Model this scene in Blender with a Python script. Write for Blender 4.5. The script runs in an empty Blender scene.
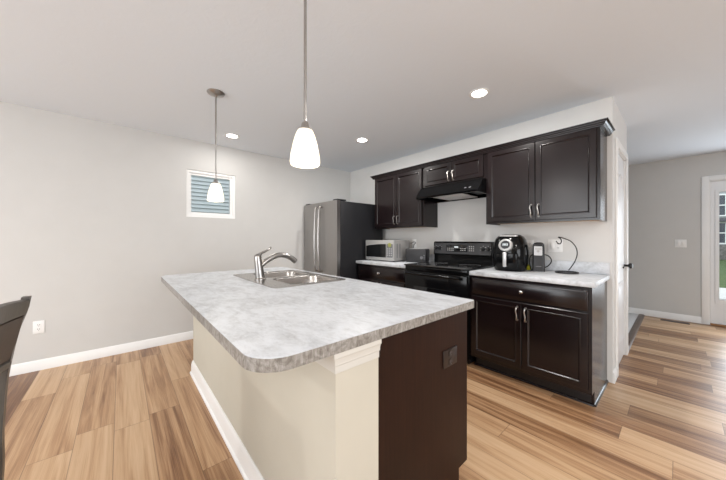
import bpy, bmesh, math, random
from mathutils import Vector, Matrix

S = bpy.context.scene
COL = S.collection
random.seed(7)
PI = math.pi

# ------------------------------------------------------------------ camera
cam_d = bpy.data.cameras.new('camera')
cam = bpy.data.objects.new('camera', cam_d)
COL.objects.link(cam)
CAM_H = 1.2199
CS, SN = 0.75265, 0.65842            # heading: the view direction is (-CS, SN, 0)
cam.location = (0, 0, CAM_H)
cam.rotation_euler = (PI / 2, 0, math.atan2(CS, SN))
cam_d.sensor_width = 36
cam_d.lens = 36 * 276.53 / 726
cam_d.shift_y = -(240 - 238.8) / 726
cam_d.clip_start = 0.02
cam_d.clip_end = 300
S.camera = cam

# ------------------------------------------------------------------ world, sun, daylight, exposure
world = bpy.data.worlds.new('sky')
S.world = world
world.use_nodes = True
wn = world.node_tree.nodes
wn['Background'].inputs[0].default_value = (0.88, 0.94, 1.0, 1)
wn['Background'].inputs[1].default_value = 1.9


def area(name, loc, rot, sx, sy, power, color):
    d = bpy.data.lights.new(name, 'AREA')
    d.shape = 'RECTANGLE'
    d.size, d.size_y = sx, sy
    d.energy = power
    d.color = color
    o = bpy.data.objects.new(name, d)
    o.location = loc
    o.rotation_euler = rot
    COL.objects.link(o)
    return o


# daylight entering by the patio window behind the camera and by the window of the right wall
area('daylight_patio', (-1.25, -3.52, 1.25), (PI / 2, 0, 0), 2.5, 1.9, 70, (.95, .975, 1.0))
area('daylight_side', (3.72, .2, 1.35), (PI / 2, 0, PI / 2), 3.0, 1.5, 84, (.96, .98, 1.0))
area('daylight_front_door', (.72, 6.2, 1.1), (-PI / 2, 0, 0), .6, 1.6, 22, (.84, .92, 1.0))

S.view_settings.view_transform = 'Standard'
S.view_settings.look = 'None'
S.view_settings.exposure = 0.16
S.view_settings.gamma = 1.0
S.view_settings.use_curve_mapping = False


# ------------------------------------------------------------------ material helpers
def new_mat(name):
    m = bpy.data.materials.new(name)
    m.use_nodes = True
    nt = m.node_tree
    return m, nt, nt.nodes['Principled BSDF']


def node(nt, typ, **kw):
    n = nt.nodes.new(typ)
    for k, v in kw.items():
        if k.startswith('i_'):
            key = k[2:]
            n.inputs[int(key) if key.isdigit() else key.replace('_', ' ')].default_value = v
        else:
            setattr(n, k, v)
    return n


def math_n(nt, op, a, b=None):
    n = nt.nodes.new('ShaderNodeMath')
    n.operation = op
    for i, v in enumerate((a, b)):
        if v is None:
            continue
        if isinstance(v, (int, float)):
            n.inputs[i].default_value = v
        else:
            nt.links.new(v, n.inputs[i])
    return n.outputs[0]


def ramp(nt, fac, stops):
    n = nt.nodes.new('ShaderNodeValToRGB')
    cr = n.color_ramp
    while len(cr.elements) < len(stops):
        cr.elements.new(.5)
    for e, (p, c) in zip(cr.elements, stops):
        e.position = p
        e.color = (*c, 1)
    nt.links.new(fac, n.inputs[0])
    return n.outputs[0]


def mapped(nt, scale=(1, 1, 1), coord='Object'):
    tc = nt.nodes.new('ShaderNodeTexCoord')
    mp = nt.nodes.new('ShaderNodeMapping')
    mp.inputs['Scale'].default_value = scale
    nt.links.new(tc.outputs[coord], mp.inputs[0])
    return mp.outputs[0]


def noise(nt, vec, scale, detail=3, rough=.55, dist=0.0):
    n = nt.nodes.new('ShaderNodeTexNoise')
    n.inputs['Scale'].default_value = scale
    n.inputs['Detail'].default_value = detail
    n.inputs['Roughness'].default_value = rough
    n.inputs['Distortion'].default_value = dist
    if vec is not None:
        nt.links.new(vec, n.inputs['Vector'])
    return n.outputs['Fac']


def bump(nt, bsdf, fac, strength, dist=.002):
    b = nt.nodes.new('ShaderNodeBump')
    b.inputs['Strength'].default_value = strength
    b.inputs['Distance'].default_value = dist
    nt.links.new(fac, b.inputs['Height'])
    nt.links.new(b.outputs[0], bsdf.inputs['Normal'])


def simple(name, col, rough=.5, metal=0.0, coat=0.0, var=.06, vscale=6.0, vmap=(1, 1, 1), bmp=0.0, bscale=200, spec=.5):
    """painted / moulded material: base colour with a faint noise variation and optional fine bump"""
    m, nt, b = new_mat(name)
    v = mapped(nt, vmap)
    f = noise(nt, v, vscale)
    lo = tuple(c * (1 - var) for c in col)
    hi = tuple(min(1, c * (1 + var)) for c in col)
    nt.links.new(ramp(nt, f, [(.3, lo), (.7, hi)]), b.inputs['Base Color'])
    b.inputs['Roughness'].default_value = rough
    b.inputs['Metallic'].default_value = metal
    b.inputs['Coat Weight'].default_value = coat
    b.inputs['Coat Roughness'].default_value = .12
    b.inputs['Specular IOR Level'].default_value = spec
    if bmp:
        bump(nt, b, noise(nt, mapped(nt), bscale, 2), bmp)
    return m


def emit(name, col, strength, base=(.8, .8, .8)):
    m, nt, b = new_mat(name)
    b.inputs['Base Color'].default_value = (*base, 1)
    b.inputs['Emission Color'].default_value = (*col, 1)
    b.inputs['Emission Strength'].default_value = strength
    b.inputs['Roughness'].default_value = .3
    return m


M = {}
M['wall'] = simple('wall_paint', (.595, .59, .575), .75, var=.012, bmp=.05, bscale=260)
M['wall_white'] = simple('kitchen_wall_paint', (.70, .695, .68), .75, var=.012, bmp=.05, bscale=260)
M['knee'] = simple('cream_wall_paint', (.525, .50, .425), .6, var=.015, bmp=.05, bscale=260)
M['trim'] = simple('white_trim_paint', (.84, .84, .83), .35, var=.01)
M['cream_trim'] = simple('cream_trim_paint', (.58, .57, .53), .4, var=.01)
M['door_white'] = simple('white_door_paint', (.80, .81, .82), .4, var=.01)
M['plate'] = simple('white_plastic', (.84, .84, .83), .35, var=.01)
M['brown_plate'] = simple('dark_brown_plastic', (.022, .015, .013), .35, var=.05)
M['black_plastic'] = simple('black_plastic', (.012, .012, .013), .38, var=.1)
M['soft_black'] = simple('charcoal_plastic', (.014, .014, .016), .45, var=.1, bmp=.08, bscale=400)
M['black_gloss'] = simple('black_enamel', (.004, .004, .0045), .12, var=.1, spec=.2)
M['black_glass'] = simple('black_glass', (.004, .004, .0045), .05, var=.1)
M['black_side'] = simple('black_textured_steel', (.012, .012, .014), .42, var=.06, bmp=.12, bscale=500, spec=.3)
M['chrome'] = simple('polished_chrome', (.80, .80, .80), .08, 1.0, var=.02)
M['nickel'] = simple('brushed_nickel', (.40, .385, .37), .28, 1.0, var=.05, vmap=(1, 1, 30))
M['steel'] = simple('brushed_stainless_steel', (.40, .385, .375), .30, 1.0, var=.05, vscale=9, vmap=(60, 60, .6))
M['sink_steel'] = simple('satin_sink_steel', (.46, .44, .42), .26, 1.0, var=.05, vscale=9, vmap=(40, 1, 1))
M['silver'] = simple('silver_plastic', (.52, .52, .52), .32, .55, var=.03)
M['micro'] = simple('silver_grey_casing', (.44, .43, .42), .38, .35, var=.03)
M['micro_side'] = simple('grey_painted_steel', (.33, .32, .31), .4, .1, var=.03)
M['filter'] = simple('aluminium_mesh', (.62, .62, .62), .5, .3, var=.35, vscale=240)
M['grey'] = simple('grey_plastic', (.16, .16, .17), .4, var=.05)
M['yellow'] = simple('yellow_green_rubber', (.58, .55, .03), .5, var=.12, vscale=30)
M['carpet'] = simple('light_grey_carpet', (.72, .72, .72), .95, var=.12, vscale=160, bmp=.5, bscale=300)
M['vent'] = simple('brown_metal', (.085, .055, .04), .45, .2, var=.06)
M['threshold'] = simple('dark_wood_trim', (.105, .072, .056), .35, var=.25, vscale=8, vmap=(8, .8, 8))
M['sill_wood'] = simple('oak_sill', (.40, .20, .08), .4, var=.2, vscale=8, vmap=(1, 12, 12))
M['raw_wood'] = simple('birch_plywood', (.55, .36, .19), .6, var=.12, vscale=8, vmap=(1, 12, 12))
M['lcd'] = emit('lit_display', (.75, .80, .82), .55, (.25, .27, .28))
M['green_lcd'] = emit('green_display', (.35, .38, .10), .25, (.2, .2, .05))
M['can_lens'] = emit('lit_recessed_lens', (1, .96, .90), 14)
M['road'] = simple('concrete', (.55, .54, .52), .9, var=.08, vscale=4)
M['grass'] = simple('lawn_grass', (.05, .092, .02), .9, var=.3, vscale=9)
M['stone'] = simple('grey_stone', (.16, .15, .14), .9, var=.4, vscale=7)
M['roof'] = simple('asphalt_shingle', (.09, .09, .10), .9, var=.2, vscale=20)
M['pane_dark'] = simple('dark_window_glass', (.05, .06, .08), .05, var=.1)
M['bush'] = simple('dark_shrub', (.03, .06, .02), .9, var=.4, vscale=9)


def wood_cab(name, c0, c1, rough, vert=True, spec=.36):
    m, nt, b = new_mat(name)
    v = mapped(nt, (26, 26, 1.3) if vert else (1.3, 26, 26))
    f = noise(nt, v, 3.0, 4, .6, .4)
    f2 = noise(nt, mapped(nt), 3.5, 2)
    mix = math_n(nt, 'ADD', math_n(nt, 'MULTIPLY', f, .6), math_n(nt, 'MULTIPLY', f2, .4))
    nt.links.new(ramp(nt, mix, [(.32, c0), (.68, c1)]), b.inputs['Base Color'])
    b.inputs['Roughness'].default_value = rough
    b.inputs['Specular IOR Level'].default_value = spec
    return m


M['espresso'] = wood_cab('espresso_stained_maple', (.0050, .0026, .0030), (.0115, .0062, .0068), .22, spec=.46)
M['mahogany'] = wood_cab('dark_stained_end_panel', (.011, .0042, .0027), (.025, .0092, .0056), .45, spec=.2)
M['chair_wood'] = wood_cab('grey_brown_stained_wood', (.060, .052, .045), (.11, .098, .085), .35)
M['chair_leather'] = simple('dark_brown_leather', (.050, .032, .024), .42, var=.2, vscale=14, bmp=.2, bscale=180)


def laminate():
    m, nt, b = new_mat('grey_marbled_laminate')
    v = mapped(nt, (1, 1.9, 1))
    a = noise(nt, v, 2.6, 6, .6, 1.6)
    c = noise(nt, v, 8, 6, .62, 1.2)
    d = noise(nt, v, 42, 3, .6, .5)
    f = math_n(nt, 'ADD', math_n(nt, 'ADD', math_n(nt, 'MULTIPLY', a, .40), math_n(nt, 'MULTIPLY', c, .40)), math_n(nt, 'MULTIPLY', d, .20))
    nt.links.new(ramp(nt, f, [(.36, (.38, .39, .41)), (.455, (.53, .55, .575)), (.54, (.64, .665, .70)), (.64, (.70, .73, .77))]), b.inputs['Base Color'])
    b.inputs['Roughness'].default_value = .33
    return m


M['laminate'] = laminate()


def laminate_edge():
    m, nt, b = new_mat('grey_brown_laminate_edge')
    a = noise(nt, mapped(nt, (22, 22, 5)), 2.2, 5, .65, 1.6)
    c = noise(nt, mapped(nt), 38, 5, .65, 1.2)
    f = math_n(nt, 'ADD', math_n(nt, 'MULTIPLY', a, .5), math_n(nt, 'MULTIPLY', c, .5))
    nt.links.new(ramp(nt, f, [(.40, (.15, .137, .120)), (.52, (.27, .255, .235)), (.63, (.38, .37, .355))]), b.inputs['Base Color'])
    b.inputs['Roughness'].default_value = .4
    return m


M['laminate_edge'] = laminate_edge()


def plank_floor():
    m, nt, b = new_mat('oak_laminate_planks')
    tc = nt.nodes.new('ShaderNodeTexCoord')
    sp = nt.nodes.new('ShaderNodeSeparateXYZ')
    nt.links.new(tc.outputs['Object'], sp.inputs[0])
    W, L = .178, 1.22
    yr = math_n(nt, 'DIVIDE', math_n(nt, 'ADD', sp.outputs[1], .0326 + W * 40), W)
    row = math_n(nt, 'FLOOR', yr)
    fy = math_n(nt, 'FRACT', yr)
    wn1 = nt.nodes.new('ShaderNodeTexWhiteNoise')
    wn1.noise_dimensions = '1D'
    nt.links.new(row, wn1.inputs['W'])
    xo = math_n(nt, 'ADD', math_n(nt, 'DIVIDE', math_n(nt, 'ADD', sp.outputs[0], 40.0), L), wn1.outputs[0])
    col = math_n(nt, 'FLOOR', xo)
    fx = math_n(nt, 'FRACT', xo)
    cmb = nt.nodes.new('ShaderNodeCombineXYZ')
    nt.links.new(row, cmb.inputs[0])
    nt.links.new(col, cmb.inputs[1])
    wn2 = nt.nodes.new('ShaderNodeTexWhiteNoise')
    wn2.noise_dimensions = '2D'
    nt.links.new(cmb.outputs[0], wn2.inputs['Vector'])
    tone = wn2.outputs['Value']
    # each plank its own stretch of grain
    g = nt.nodes.new('ShaderNodeCombineXYZ')
    nt.links.new(math_n(nt, 'ADD', math_n(nt, 'MULTIPLY', sp.outputs[0], .75), math_n(nt, 'MULTIPLY', tone, 37.0)), g.inputs[0])
    nt.links.new(math_n(nt, 'MULTIPLY', sp.outputs[1], 17.0), g.inputs[1])
    nt.links.new(math_n(nt, 'MULTIPLY', tone, 11.0), g.inputs[2])
    broad = noise(nt, g.outputs[0], 1.15, 4, .55, .9)
    g2 = nt.nodes.new('ShaderNodeVectorMath')
    g2.operation = 'MULTIPLY'
    g2.inputs[1].default_value = (1.5, 9, 1)
    nt.links.new(g.outputs[0], g2.inputs[0])
    fine = noise(nt, g2.outputs[0], 3.0, 4, .6, .3)
    f = math_n(nt, 'ADD', math_n(nt, 'ADD', math_n(nt, 'MULTIPLY', tone, .30), math_n(nt, 'MULTIPLY', broad, .70)), math_n(nt, 'MULTIPLY', fine, .38))
    c = ramp(nt, f, [(.45, (.135, .059, .028)), (.57, (.255, .130, .062)), (.68, (.42, .245, .129)), (.80, (.55, .356, .205)), (.94, (.63, .437, .272))])
    # thin dark seams
    ey = math_n(nt, 'MINIMUM', fy, math_n(nt, 'SUBTRACT', 1.0, fy))
    ex = math_n(nt, 'MINIMUM', fx, math_n(nt, 'SUBTRACT', 1.0, fx))
    sy = math_n(nt, 'LESS_THAN', ey, .009)
    sx = math_n(nt, 'LESS_THAN', ex, .0014)
    seam = math_n(nt, 'MAXIMUM', sx, sy)
    mx = nt.nodes.new('ShaderNodeMix')
    mx.data_type = 'RGBA'
    nt.links.new(math_n(nt, 'MULTIPLY', seam, .55), mx.inputs['Factor'])
    nt.links.new(c, mx.inputs['A'])
    mx.inputs['B'].default_value = (.07, .035, .02, 1)
    nt.links.new(mx.outputs['Result'], b.inputs['Base Color'])
    b.inputs['Roughness'].default_value = .36
    b.inputs['Specular IOR Level'].default_value = .45
    bump(nt, b, fine, .05, .001)
    return m


M['floor'] = plank_floor()


def ceiling_mat():
    m, nt, b = new_mat('knockdown_ceiling_paint')
    v = mapped(nt)
    f = noise(nt, v, 16, 4, .6, .6)
    r = ramp(nt, f, [(.45, (0, 0, 0)), (.58, (1, 1, 1))])
    b.inputs['Base Color'].default_value = (.80, .855, .915, 1)
    b.inputs['Roughness'].default_value = .85
    bw = nt.nodes.new('ShaderNodeRGBToBW')
    nt.links.new(r, bw.inputs[0])
    bump(nt, b, bw.outputs[0], .10, .003)
    return m


M['ceiling'] = ceiling_mat()


def glass_mat():
    m = bpy.data.materials.new('clear_window_glass')
    m.use_nodes = True
    nt = m.node_tree
    nt.nodes.clear()
    out = nt.nodes.new('ShaderNodeOutputMaterial')
    tr = nt.nodes.new('ShaderNodeBsdfTransparent')
    tr.inputs[0].default_value = (.95, .97, .97, 1)
    gl = nt.nodes.new('ShaderNodeBsdfGlossy')
    gl.inputs['Roughness'].default_value = .02
    fr = nt.nodes.new('ShaderNodeFresnel')
    fr.inputs[0].default_value = 1.35
    mx = nt.nodes.new('ShaderNodeMixShader')
    nt.links.new(fr.outputs[0], mx.inputs[0])
    nt.links.new(tr.outputs[0], mx.inputs[1])
    nt.links.new(gl.outputs[0], mx.inputs[2])
    nt.links.new(mx.outputs[0], out.inputs[0])
    return m


M['glass'] = glass_mat()


def siding_mat(name, c0, c1, course):
    m, nt, b = new_mat(name)
    tc = nt.nodes.new('ShaderNodeTexCoord')
    f = noise(nt, mapped(nt, (1, 1, 8)), 2.0, 3)
    nt.links.new(ramp(nt, f, [(.3, c0), (.7, c1)]), b.inputs['Base Color'])
    b.inputs['Roughness'].default_value = .7
    return m


M['siding'] = siding_mat('blue_grey_siding', (.47, .49, .49), (.53, .55, .55), .1)
M['siding2'] = siding_mat('light_grey_siding', (.40, .41, .42), (.46, .47, .48), .1)


def shade_mat():
    m = bpy.data.materials.new('lit_frosted_glass')
    m.use_nodes = True
    nt = m.node_tree
    nt.nodes.clear()
    out = nt.nodes.new('ShaderNodeOutputMaterial')
    tl = nt.nodes.new('ShaderNodeBsdfTranslucent')
    tl.inputs[0].default_value = (.92, .88, .80, 1)
    df = nt.nodes.new('ShaderNodeBsdfPrincipled')
    df.inputs['Base Color'].default_value = (.9, .88, .83, 1)
    df.inputs['Roughness'].default_value = .2
    df.inputs['Emission Color'].default_value = (1, .87, .66, 1)
    df.inputs['Emission Strength'].default_value = .32
    mx = nt.nodes.new('ShaderNodeMixShader')
    mx.inputs[0].default_value = .5
    nt.links.new(tl.outputs[0], mx.inputs[1])
    nt.links.new(df.outputs[0], mx.inputs[2])
    nt.links.new(mx.outputs[0], out.inputs[0])
    return m


M['shade'] = shade_mat()


# ------------------------------------------------------------------ mesh helpers
class MB:
    """collects shapes and links them as ONE mesh object"""

    def __init__(self):
        self.bm = bmesh.new()

    def _take(self, b2):
        me = bpy.data.meshes.new('tmp')
        b2.to_mesh(me)
        b2.free()
        self.bm.from_mesh(me)
        bpy.data.meshes.remove(me)
        return self

    def box(self, x0, x1, y0, y1, z0, z1, bev=0.0, seg=2, rot=None, about=None):
        b = bmesh.new()
        bmesh.ops.create_cube(b, size=1)
        for v in b.verts:
            v.co = Vector(((x0 + x1) / 2 + v.co.x * (x1 - x0), (y0 + y1) / 2 + v.co.y * (y1 - y0), (z0 + z1) / 2 + v.co.z * (z1 - z0)))
        if bev:
            bmesh.ops.bevel(b, geom=b.edges[:], offset=bev, segments=seg, profile=.5, affect='EDGES')
        if rot is not None:
            c = Vector(about if about else ((x0 + x1) / 2, (y0 + y1) / 2, (z0 + z1) / 2))
            bmesh.ops.rotate(b, verts=b.verts[:], cent=c, matrix=rot)
        return self._take(b)

    def lathe(self, prof, c=(0, 0, 0), axis='Z', seg=28, caps=True):
        """prof: list of (radius, height along the axis)"""
        b = bmesh.new()
        rings = []
        for r, h in prof:
            ring = []
            for i in range(seg):
                a = 2 * PI * i / seg
                p = (r * math.cos(a), r * math.sin(a), h)
                if axis == 'X':
                    p = (p[2], p[0], p[1])
                elif axis == 'Y':
                    p = (p[1], p[2], p[0])
                ring.append(b.verts.new(Vector(p) + Vector(c)))
            rings.append(ring)
        for A, B in zip(rings, rings[1:]):
            for i in range(seg):
                j = (i + 1) % seg
                b.faces.new((A[i], A[j], B[j], B[i]))
        if caps:
            b.faces.new(list(reversed(rings[0])))
            b.faces.new(rings[-1])
        return self._take(b)

    def tube(self, pts, rad, seg=10, closed=False, flat=1.0):
        """round bar along pts; rad a number or one per point"""
        pts = [Vector(p) for p in pts]
        n = len(pts)
        if isinstance(rad, (int, float)):
            rad = [rad] * n
        b = bmesh.new()
        rings = []
        up = None
        for i, p in enumerate(pts):
            if closed:
                t = pts[(i + 1) % n] - pts[i - 1]
            else:
                t = pts[min(i + 1, n - 1)] - pts[max(i - 1, 0)]
            t.normalize()
            if up is None:
                up = Vector((0, 0, 1)) if abs(t.z) < .9 else Vector((1, 0, 0))
            s = t.cross(up)
            if s.length < 1e-5:
                s = t.cross(Vector((0, 1, 0)))
            s.normalize()
            up = s.cross(t).normalized()
            rings.append([b.verts.new(p + (s * math.cos(2 * PI * k / seg) + up * math.sin(2 * PI * k / seg) * flat) * rad[i]) for k in range(seg)])
        prs = list(zip(rings, rings[1:])) + ([(rings[-1], rings[0])] if closed else [])
        for A, B in prs:
            for k in range(seg):
                j = (k + 1) % seg
                b.faces.new((A[k], A[j], B[j], B[k]))
        if not closed:
            b.faces.new(list(reversed(rings[0])))
            b.faces.new(rings[-1])
        bmesh.ops.recalc_face_normals(b, faces=b.faces[:])
        return self._take(b)

    def loft(self, rings, cap=True, close=True):
        b = bmesh.new()
        R = [[b.verts.new(Vector(p)) for p in r] for r in rings]
        n = len(R[0])
        for A, B in zip(R, R[1:]):
            for i in range(n if close else n - 1):
                j = (i + 1) % n
                b.faces.new((A[i], A[j], B[j], B[i]))
        if cap:
            b.faces.new(list(reversed(R[0])))
            b.faces.new(R[-1])
        bmesh.ops.recalc_face_normals(b, faces=b.faces[:])
        return self._take(b)

    def prism(self, poly, a0, a1, axis='Z', holes=(), bev=0.0):
        """2D outline (with holes) extruded along an axis. Z:(x,y) X:(y,z) Y:(x,z)"""
        def P(u, v, w):
            return {'Z': (u, v, w), 'X': (w, u, v), 'Y': (u, w, v)}[axis]
        b = bmesh.new()
        edges = []
        for loop in [poly] + list(holes):
            vs = [b.verts.new(P(u, v, a0)) for u, v in loop]
            for i in range(len(vs)):
                edges.append(b.edges.new((vs[i], vs[(i + 1) % len(vs)])))
        if holes:
            bmesh.ops.triangle_fill(b, use_beauty=True, use_dissolve=False, edges=edges)
        else:
            b.faces.new(b.verts[:])
        r = bmesh.ops.extrude_face_region(b, geom=b.faces[:])
        d = Vector(P(0, 0, a1 - a0))
        bmesh.ops.translate(b, vec=d, verts=[g for g in r['geom'] if isinstance(g, bmesh.types.BMVert)])
        bmesh.ops.recalc_face_normals(b, faces=b.faces[:])
        return self._take(b)

    def build(self, name, mat, parent=None, smooth=True, angle=35):
        me = bpy.data.meshes.new(name)
        root = parent
        off = Vector((0, 0, 0))
        while root is not None:
            if root.parent is None:
                off = Vector(root.location) if root.get('world_build') else off
            root = root.parent
        if off.length:
            bmesh.ops.translate(self.bm, vec=-off, verts=self.bm.verts[:])
        loc = Vector((0, 0, 0))
        if parent is None:
            vs = [v.co for v in self.bm.verts]
            loc = Vector(((min(v.x for v in vs) + max(v.x for v in vs)) / 2, (min(v.y for v in vs) + max(v.y for v in vs)) / 2, min(v.z for v in vs)))
        if parent is None and name != 'floor':
            bmesh.ops.translate(self.bm, vec=-loc, verts=self.bm.verts[:])
        self.bm.to_mesh(me)
        self.bm.free()
        me.materials.append(M[mat] if isinstance(mat, str) else mat)
        if smooth:
            for p in me.polygons:
                p.use_smooth = True
            me.set_sharp_from_angle(angle=math.radians(angle))
        o = bpy.data.objects.new(name, me)
        if parent is None and name != 'floor':
            o.location = loc
        COL.objects.link(o)
        if parent is not None:
            o.parent = parent
        return o


def tag(o, label=None, cat=None, group=None, kind=None):
    if label:
        o['label'] = label
    if cat:
        o['category'] = cat
    if group:
        o['group'] = group
    if kind:
        o['kind'] = kind
    return o


def thing(name, label, cat, loc=(0, 0, 0), rz=0.0, group=None, world=True):
    """an Empty at the thing's base; with world=True its parts are given in room coordinates"""
    o = bpy.data.objects.new(name, None)
    o.empty_display_size = .05
    o.location = loc
    o.rotation_euler = (0, 0, rz)
    COL.objects.link(o)
    if world:
        o['world_build'] = 1
    tag(o, label, cat, group)
    return o


def struct(name, mb, mat, label=None, cat='structure', parent=None):
    o = mb.build(name, mat, parent)
    if parent is None:
        tag(o, label, cat, kind='structure')
    return o


def copy_tree(o, parent=None):
    c = o.copy()
    COL.objects.link(c)
    if parent is not None:
        c.parent = parent
    for ch in list(o.children):
        copy_tree(ch, c)
    return c


def rect(a0, a1, b0, b1):
    return [(a0, b0), (a1, b0), (a1, b1), (a0, b1)]


def round_rect(a0, a1, b0, b1, r, seg=6, corners=(1, 1, 1, 1)):
    """corners: (a0b0, a1b0, a1b1, a0b1) multiplies r"""
    pts = []
    for (cx, cy, sx, sy, st, k) in ((a0, b0, 1, 1, PI, corners[0]), (a1, b0, -1, 1, 1.5 * PI, corners[1]), (a1, b1, -1, -1, 0, corners[2]), (a0, b1, 1, -1, .5 * PI, corners[3])):
        rr = r * k
        if rr < 1e-6:
            pts.append((cx, cy))
            continue
        for i in range(seg + 1):
            a = st + .5 * PI * i / seg
            pts.append((cx + sx * rr + rr * math.cos(a), cy + sy * rr + rr * math.sin(a)))
    return pts


def smooth_path(pts, n=6):
    """Catmull-Rom through the points"""
    P = [Vector(p) for p in pts]
    P = [2 * P[0] - P[1]] + P + [2 * P[-1] - P[-2]]
    out = []
    for i in range(1, len(P) - 2):
        a, b, c, d = P[i - 1:i + 3]
        for k in range(n):
            t = k / n
            out.append(.5 * ((2 * b) + (c - a) * t + (2 * a - 5 * b + 4 * c - d) * t * t + (3 * b - a - 3 * c + d) * t ** 3))
    out.append(P[-2])
    return out


# ------------------------------------------------------------------ the room
XL, YW, XE, YE, YF, H = -3.917, 3.124, -.37, 4.095, 6.29, 2.425
XR, YB = 3.8, -3.6
T = .12

struct('floor', MB().box(XL - T, XR + T, YB - T, YF + T, -.12, 0), 'floor', 'tan and brown oak plank floor running through the kitchen', 'floor')
struct('ceiling', MB().box(XL - T, XR + T, YB - T, YF + T, H, H + .12), 'ceiling', 'white textured ceiling over the kitchen', 'ceiling')
WY0, WY1, WZ0, WZ1 = .592, 1.152, 1.488, 2.066
struct('wall_left', MB().prism(rect(YB - T, YF + T, 0, H), XL - T, XL, 'X', holes=[rect(WY0, WY1, WZ0, WZ1)]), 'wall', 'long greige wall with the small square window', 'wall')
struct('wall_back', MB().box(XL, XE - .1, YW, YW + .1, 0, H), 'wall_white', 'wall behind the range and wall cabinets', 'wall')
DY0, DY1, DZ = 3.345, 3.975, 2.035
struct('wall_closet', MB().prism([(YW, 0), (DY0 - .02, 0), (DY0 - .02, DZ + .02), (DY1 + .02, DZ + .02), (DY1 + .02, 0), (YE, 0), (YE, H), (YW, H)], XE - .1, XE, 'X'), 'wall_white', 'short return wall holding the narrow white door', 'wall')
struct('wall_passage', MB().box(XL, XE - .1, YE - .1, YE, 0, H), 'wall', 'wall behind the closet', 'wall')
FX0, FX1, FZ = .292, 1.20, 2.03
struct('wall_far', MB().prism([(XL, 0), (FX0 - .02, 0), (FX0 - .02, FZ + .02), (FX1 + .02, FZ + .02), (FX1 + .02, 0), (XR, 0), (XR, H), (XL, H)], YF, YF + T, 'Y'), 'wall', 'far greige wall beside the front door', 'wall')
struct('wall_right', MB().prism(rect(YB - T, YF + T, 0, H), XR, XR + T, 'X', holes=[rect(-1.3, 1.7, .6, 2.1)]), 'wall', 'wall at right of the camera with a wide window', 'wall')
struct('wall_behind', MB().prism(rect(XL, XR, 0, H), YB - T, YB, 'Y', holes=[rect(-2.5, 0, .3, 2.2)]), 'wall', 'wall behind the camera with the patio window', 'wall')
struct('wall_closet_inside', MB().box(XL, XL + .05, YW + .1, YE - .1, 0, H), 'wall', 'hidden side of the closet', 'wall')
struct('floor_passage', MB().box(XL, XE - .035, YE, YF, 0, .006), 'carpet', 'light grey carpet beyond the dark threshold strip', 'carpet')


def base_profile(h=.095, t=.014):
    return [(0, 0), (t, 0), (t, h * .72), (t * .75, h * .80), (t * .75, h * .86), (t * .4, h * .95), (t * .2, h), (0, h)]


def run_profile(prof, path):
    """profile (out, z) swept with mitres along a list of (x, y); 'out' is to the right of the walking direction"""
    n = len(path)
    rings = []
    for i, (x, y) in enumerate(path):
        p = Vector((x, y))
        d0 = (p - Vector(path[i - 1])).normalized() if i > 0 else None
        d1 = (Vector(path[i + 1]) - p).normalized() if i < n - 1 else None
        n0 = Vector((d0.y, -d0.x)) if d0 else None
        n1 = Vector((d1.y, -d1.x)) if d1 else None
        if n0 is None:
            m = n1
        elif n1 is None:
            m = n0
        else:
            m = n0 + n1
            m = m / (m.length_squared / 2) if m.length > 1e-6 else n0
        rings.append([(x + m.x * o, y + m.y * o, z) for o, z in prof])
    return MB().loft(rings)


struct('baseboard_left', run_profile(base_profile(), [(XL, YB), (XL, YW)]), 'trim', 'white baseboard along the left wall', 'baseboard')
struct('baseboard_far', run_profile(base_profile(), [(XL, YF), (FX0 - .075, YF)]), 'trim', 'white baseboard along the far wall', 'baseboard')
struct('baseboard_closet', run_profile(base_profile(), [(XE - .005, YW), (XE, YW), (XE, DY0 - .09)][1:]), 'trim', 'short white baseboard beside the base cabinet end', 'baseboard')
struct('baseboard_passage', run_profile(base_profile(), [(XE, DY1 + .085), (XE, YE), (XL, YE)]), 'trim', 'white baseboard wrapping the closet corner', 'baseboard')
struct('trim_1', MB().prism([(XE - .06, 0), (XE + .0, 0), (XE + .012, .0), (XE + .004, .010), (XE - .008, .014), (XE - .042, .014), (XE - .056, .009)][0:1] + [(XE + .012, 0), (XE + .004, .010), (XE - .008, .014), (XE - .042, .014), (XE - .056, .009)], YE + .016, YF - .016, 'Y'), 'threshold', 'dark wood threshold strip between plank floor and carpet', 'threshold')

# small square window in the left wall
w1 = thing('window_1', 'small square white window high on the left wall', 'window', (XL - .05, (WY0 + WY1) / 2, WZ0))
del w1['category']
tag(w1, cat='window', kind='structure')


def frame_mb(y0, y1, z0, z1, wl, wr, wt, wb, x0, x1):
    return MB().prism(rect(y0, y1, z0, z1), x0, x1, 'X', holes=[rect(y0 + wl, y1 - wr, z0 + wb, z1 - wt)])


frame_mb(WY0, WY1, WZ0, WZ1, .034, .034, .03, .034, XL - .075, XL - .012).build('window_frame', 'trim', w1)
frame_mb(WY0 + .034, WY1 - .034, WZ0 + .034, WZ1 - .03, .022, .022, .028, .028, XL - .07, XL - .03).build('sash', 'trim', w1)
MB().box(XL - .056, XL - .050, WY0 + .05, WY1 - .05, WZ0 + .055, WZ1 - .05).build('pane', 'glass', w1)

# closet door
d1 = thing('door_1', 'narrow white panelled closet door at the end of the cabinets', 'door', (XE - .02, (DY0 + DY1) / 2, 0))
tag(d1, kind='structure')
XD = XE - .012


def panel_ring(outline, prof, flip=1):
    """outline: (y,z) list; prof: list of (inset, x) - a moulded ring lying on the door face"""
    cx = sum(p[0] for p in outline) / len(outline)
    cz = sum(p[1] for p in outline) / len(outline)
    hy = max(abs(p[0] - cx) for p in outline)
    rings = []
    for ins, x in prof:
        k = 1 - ins / hy
        rings.append([(x, cx + (p[0] - cx) * k, cz + (p[1] - cz) * (1 - ins / max(abs(q[1] - cz) for q in outline))) for p in outline])
    return rings


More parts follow.
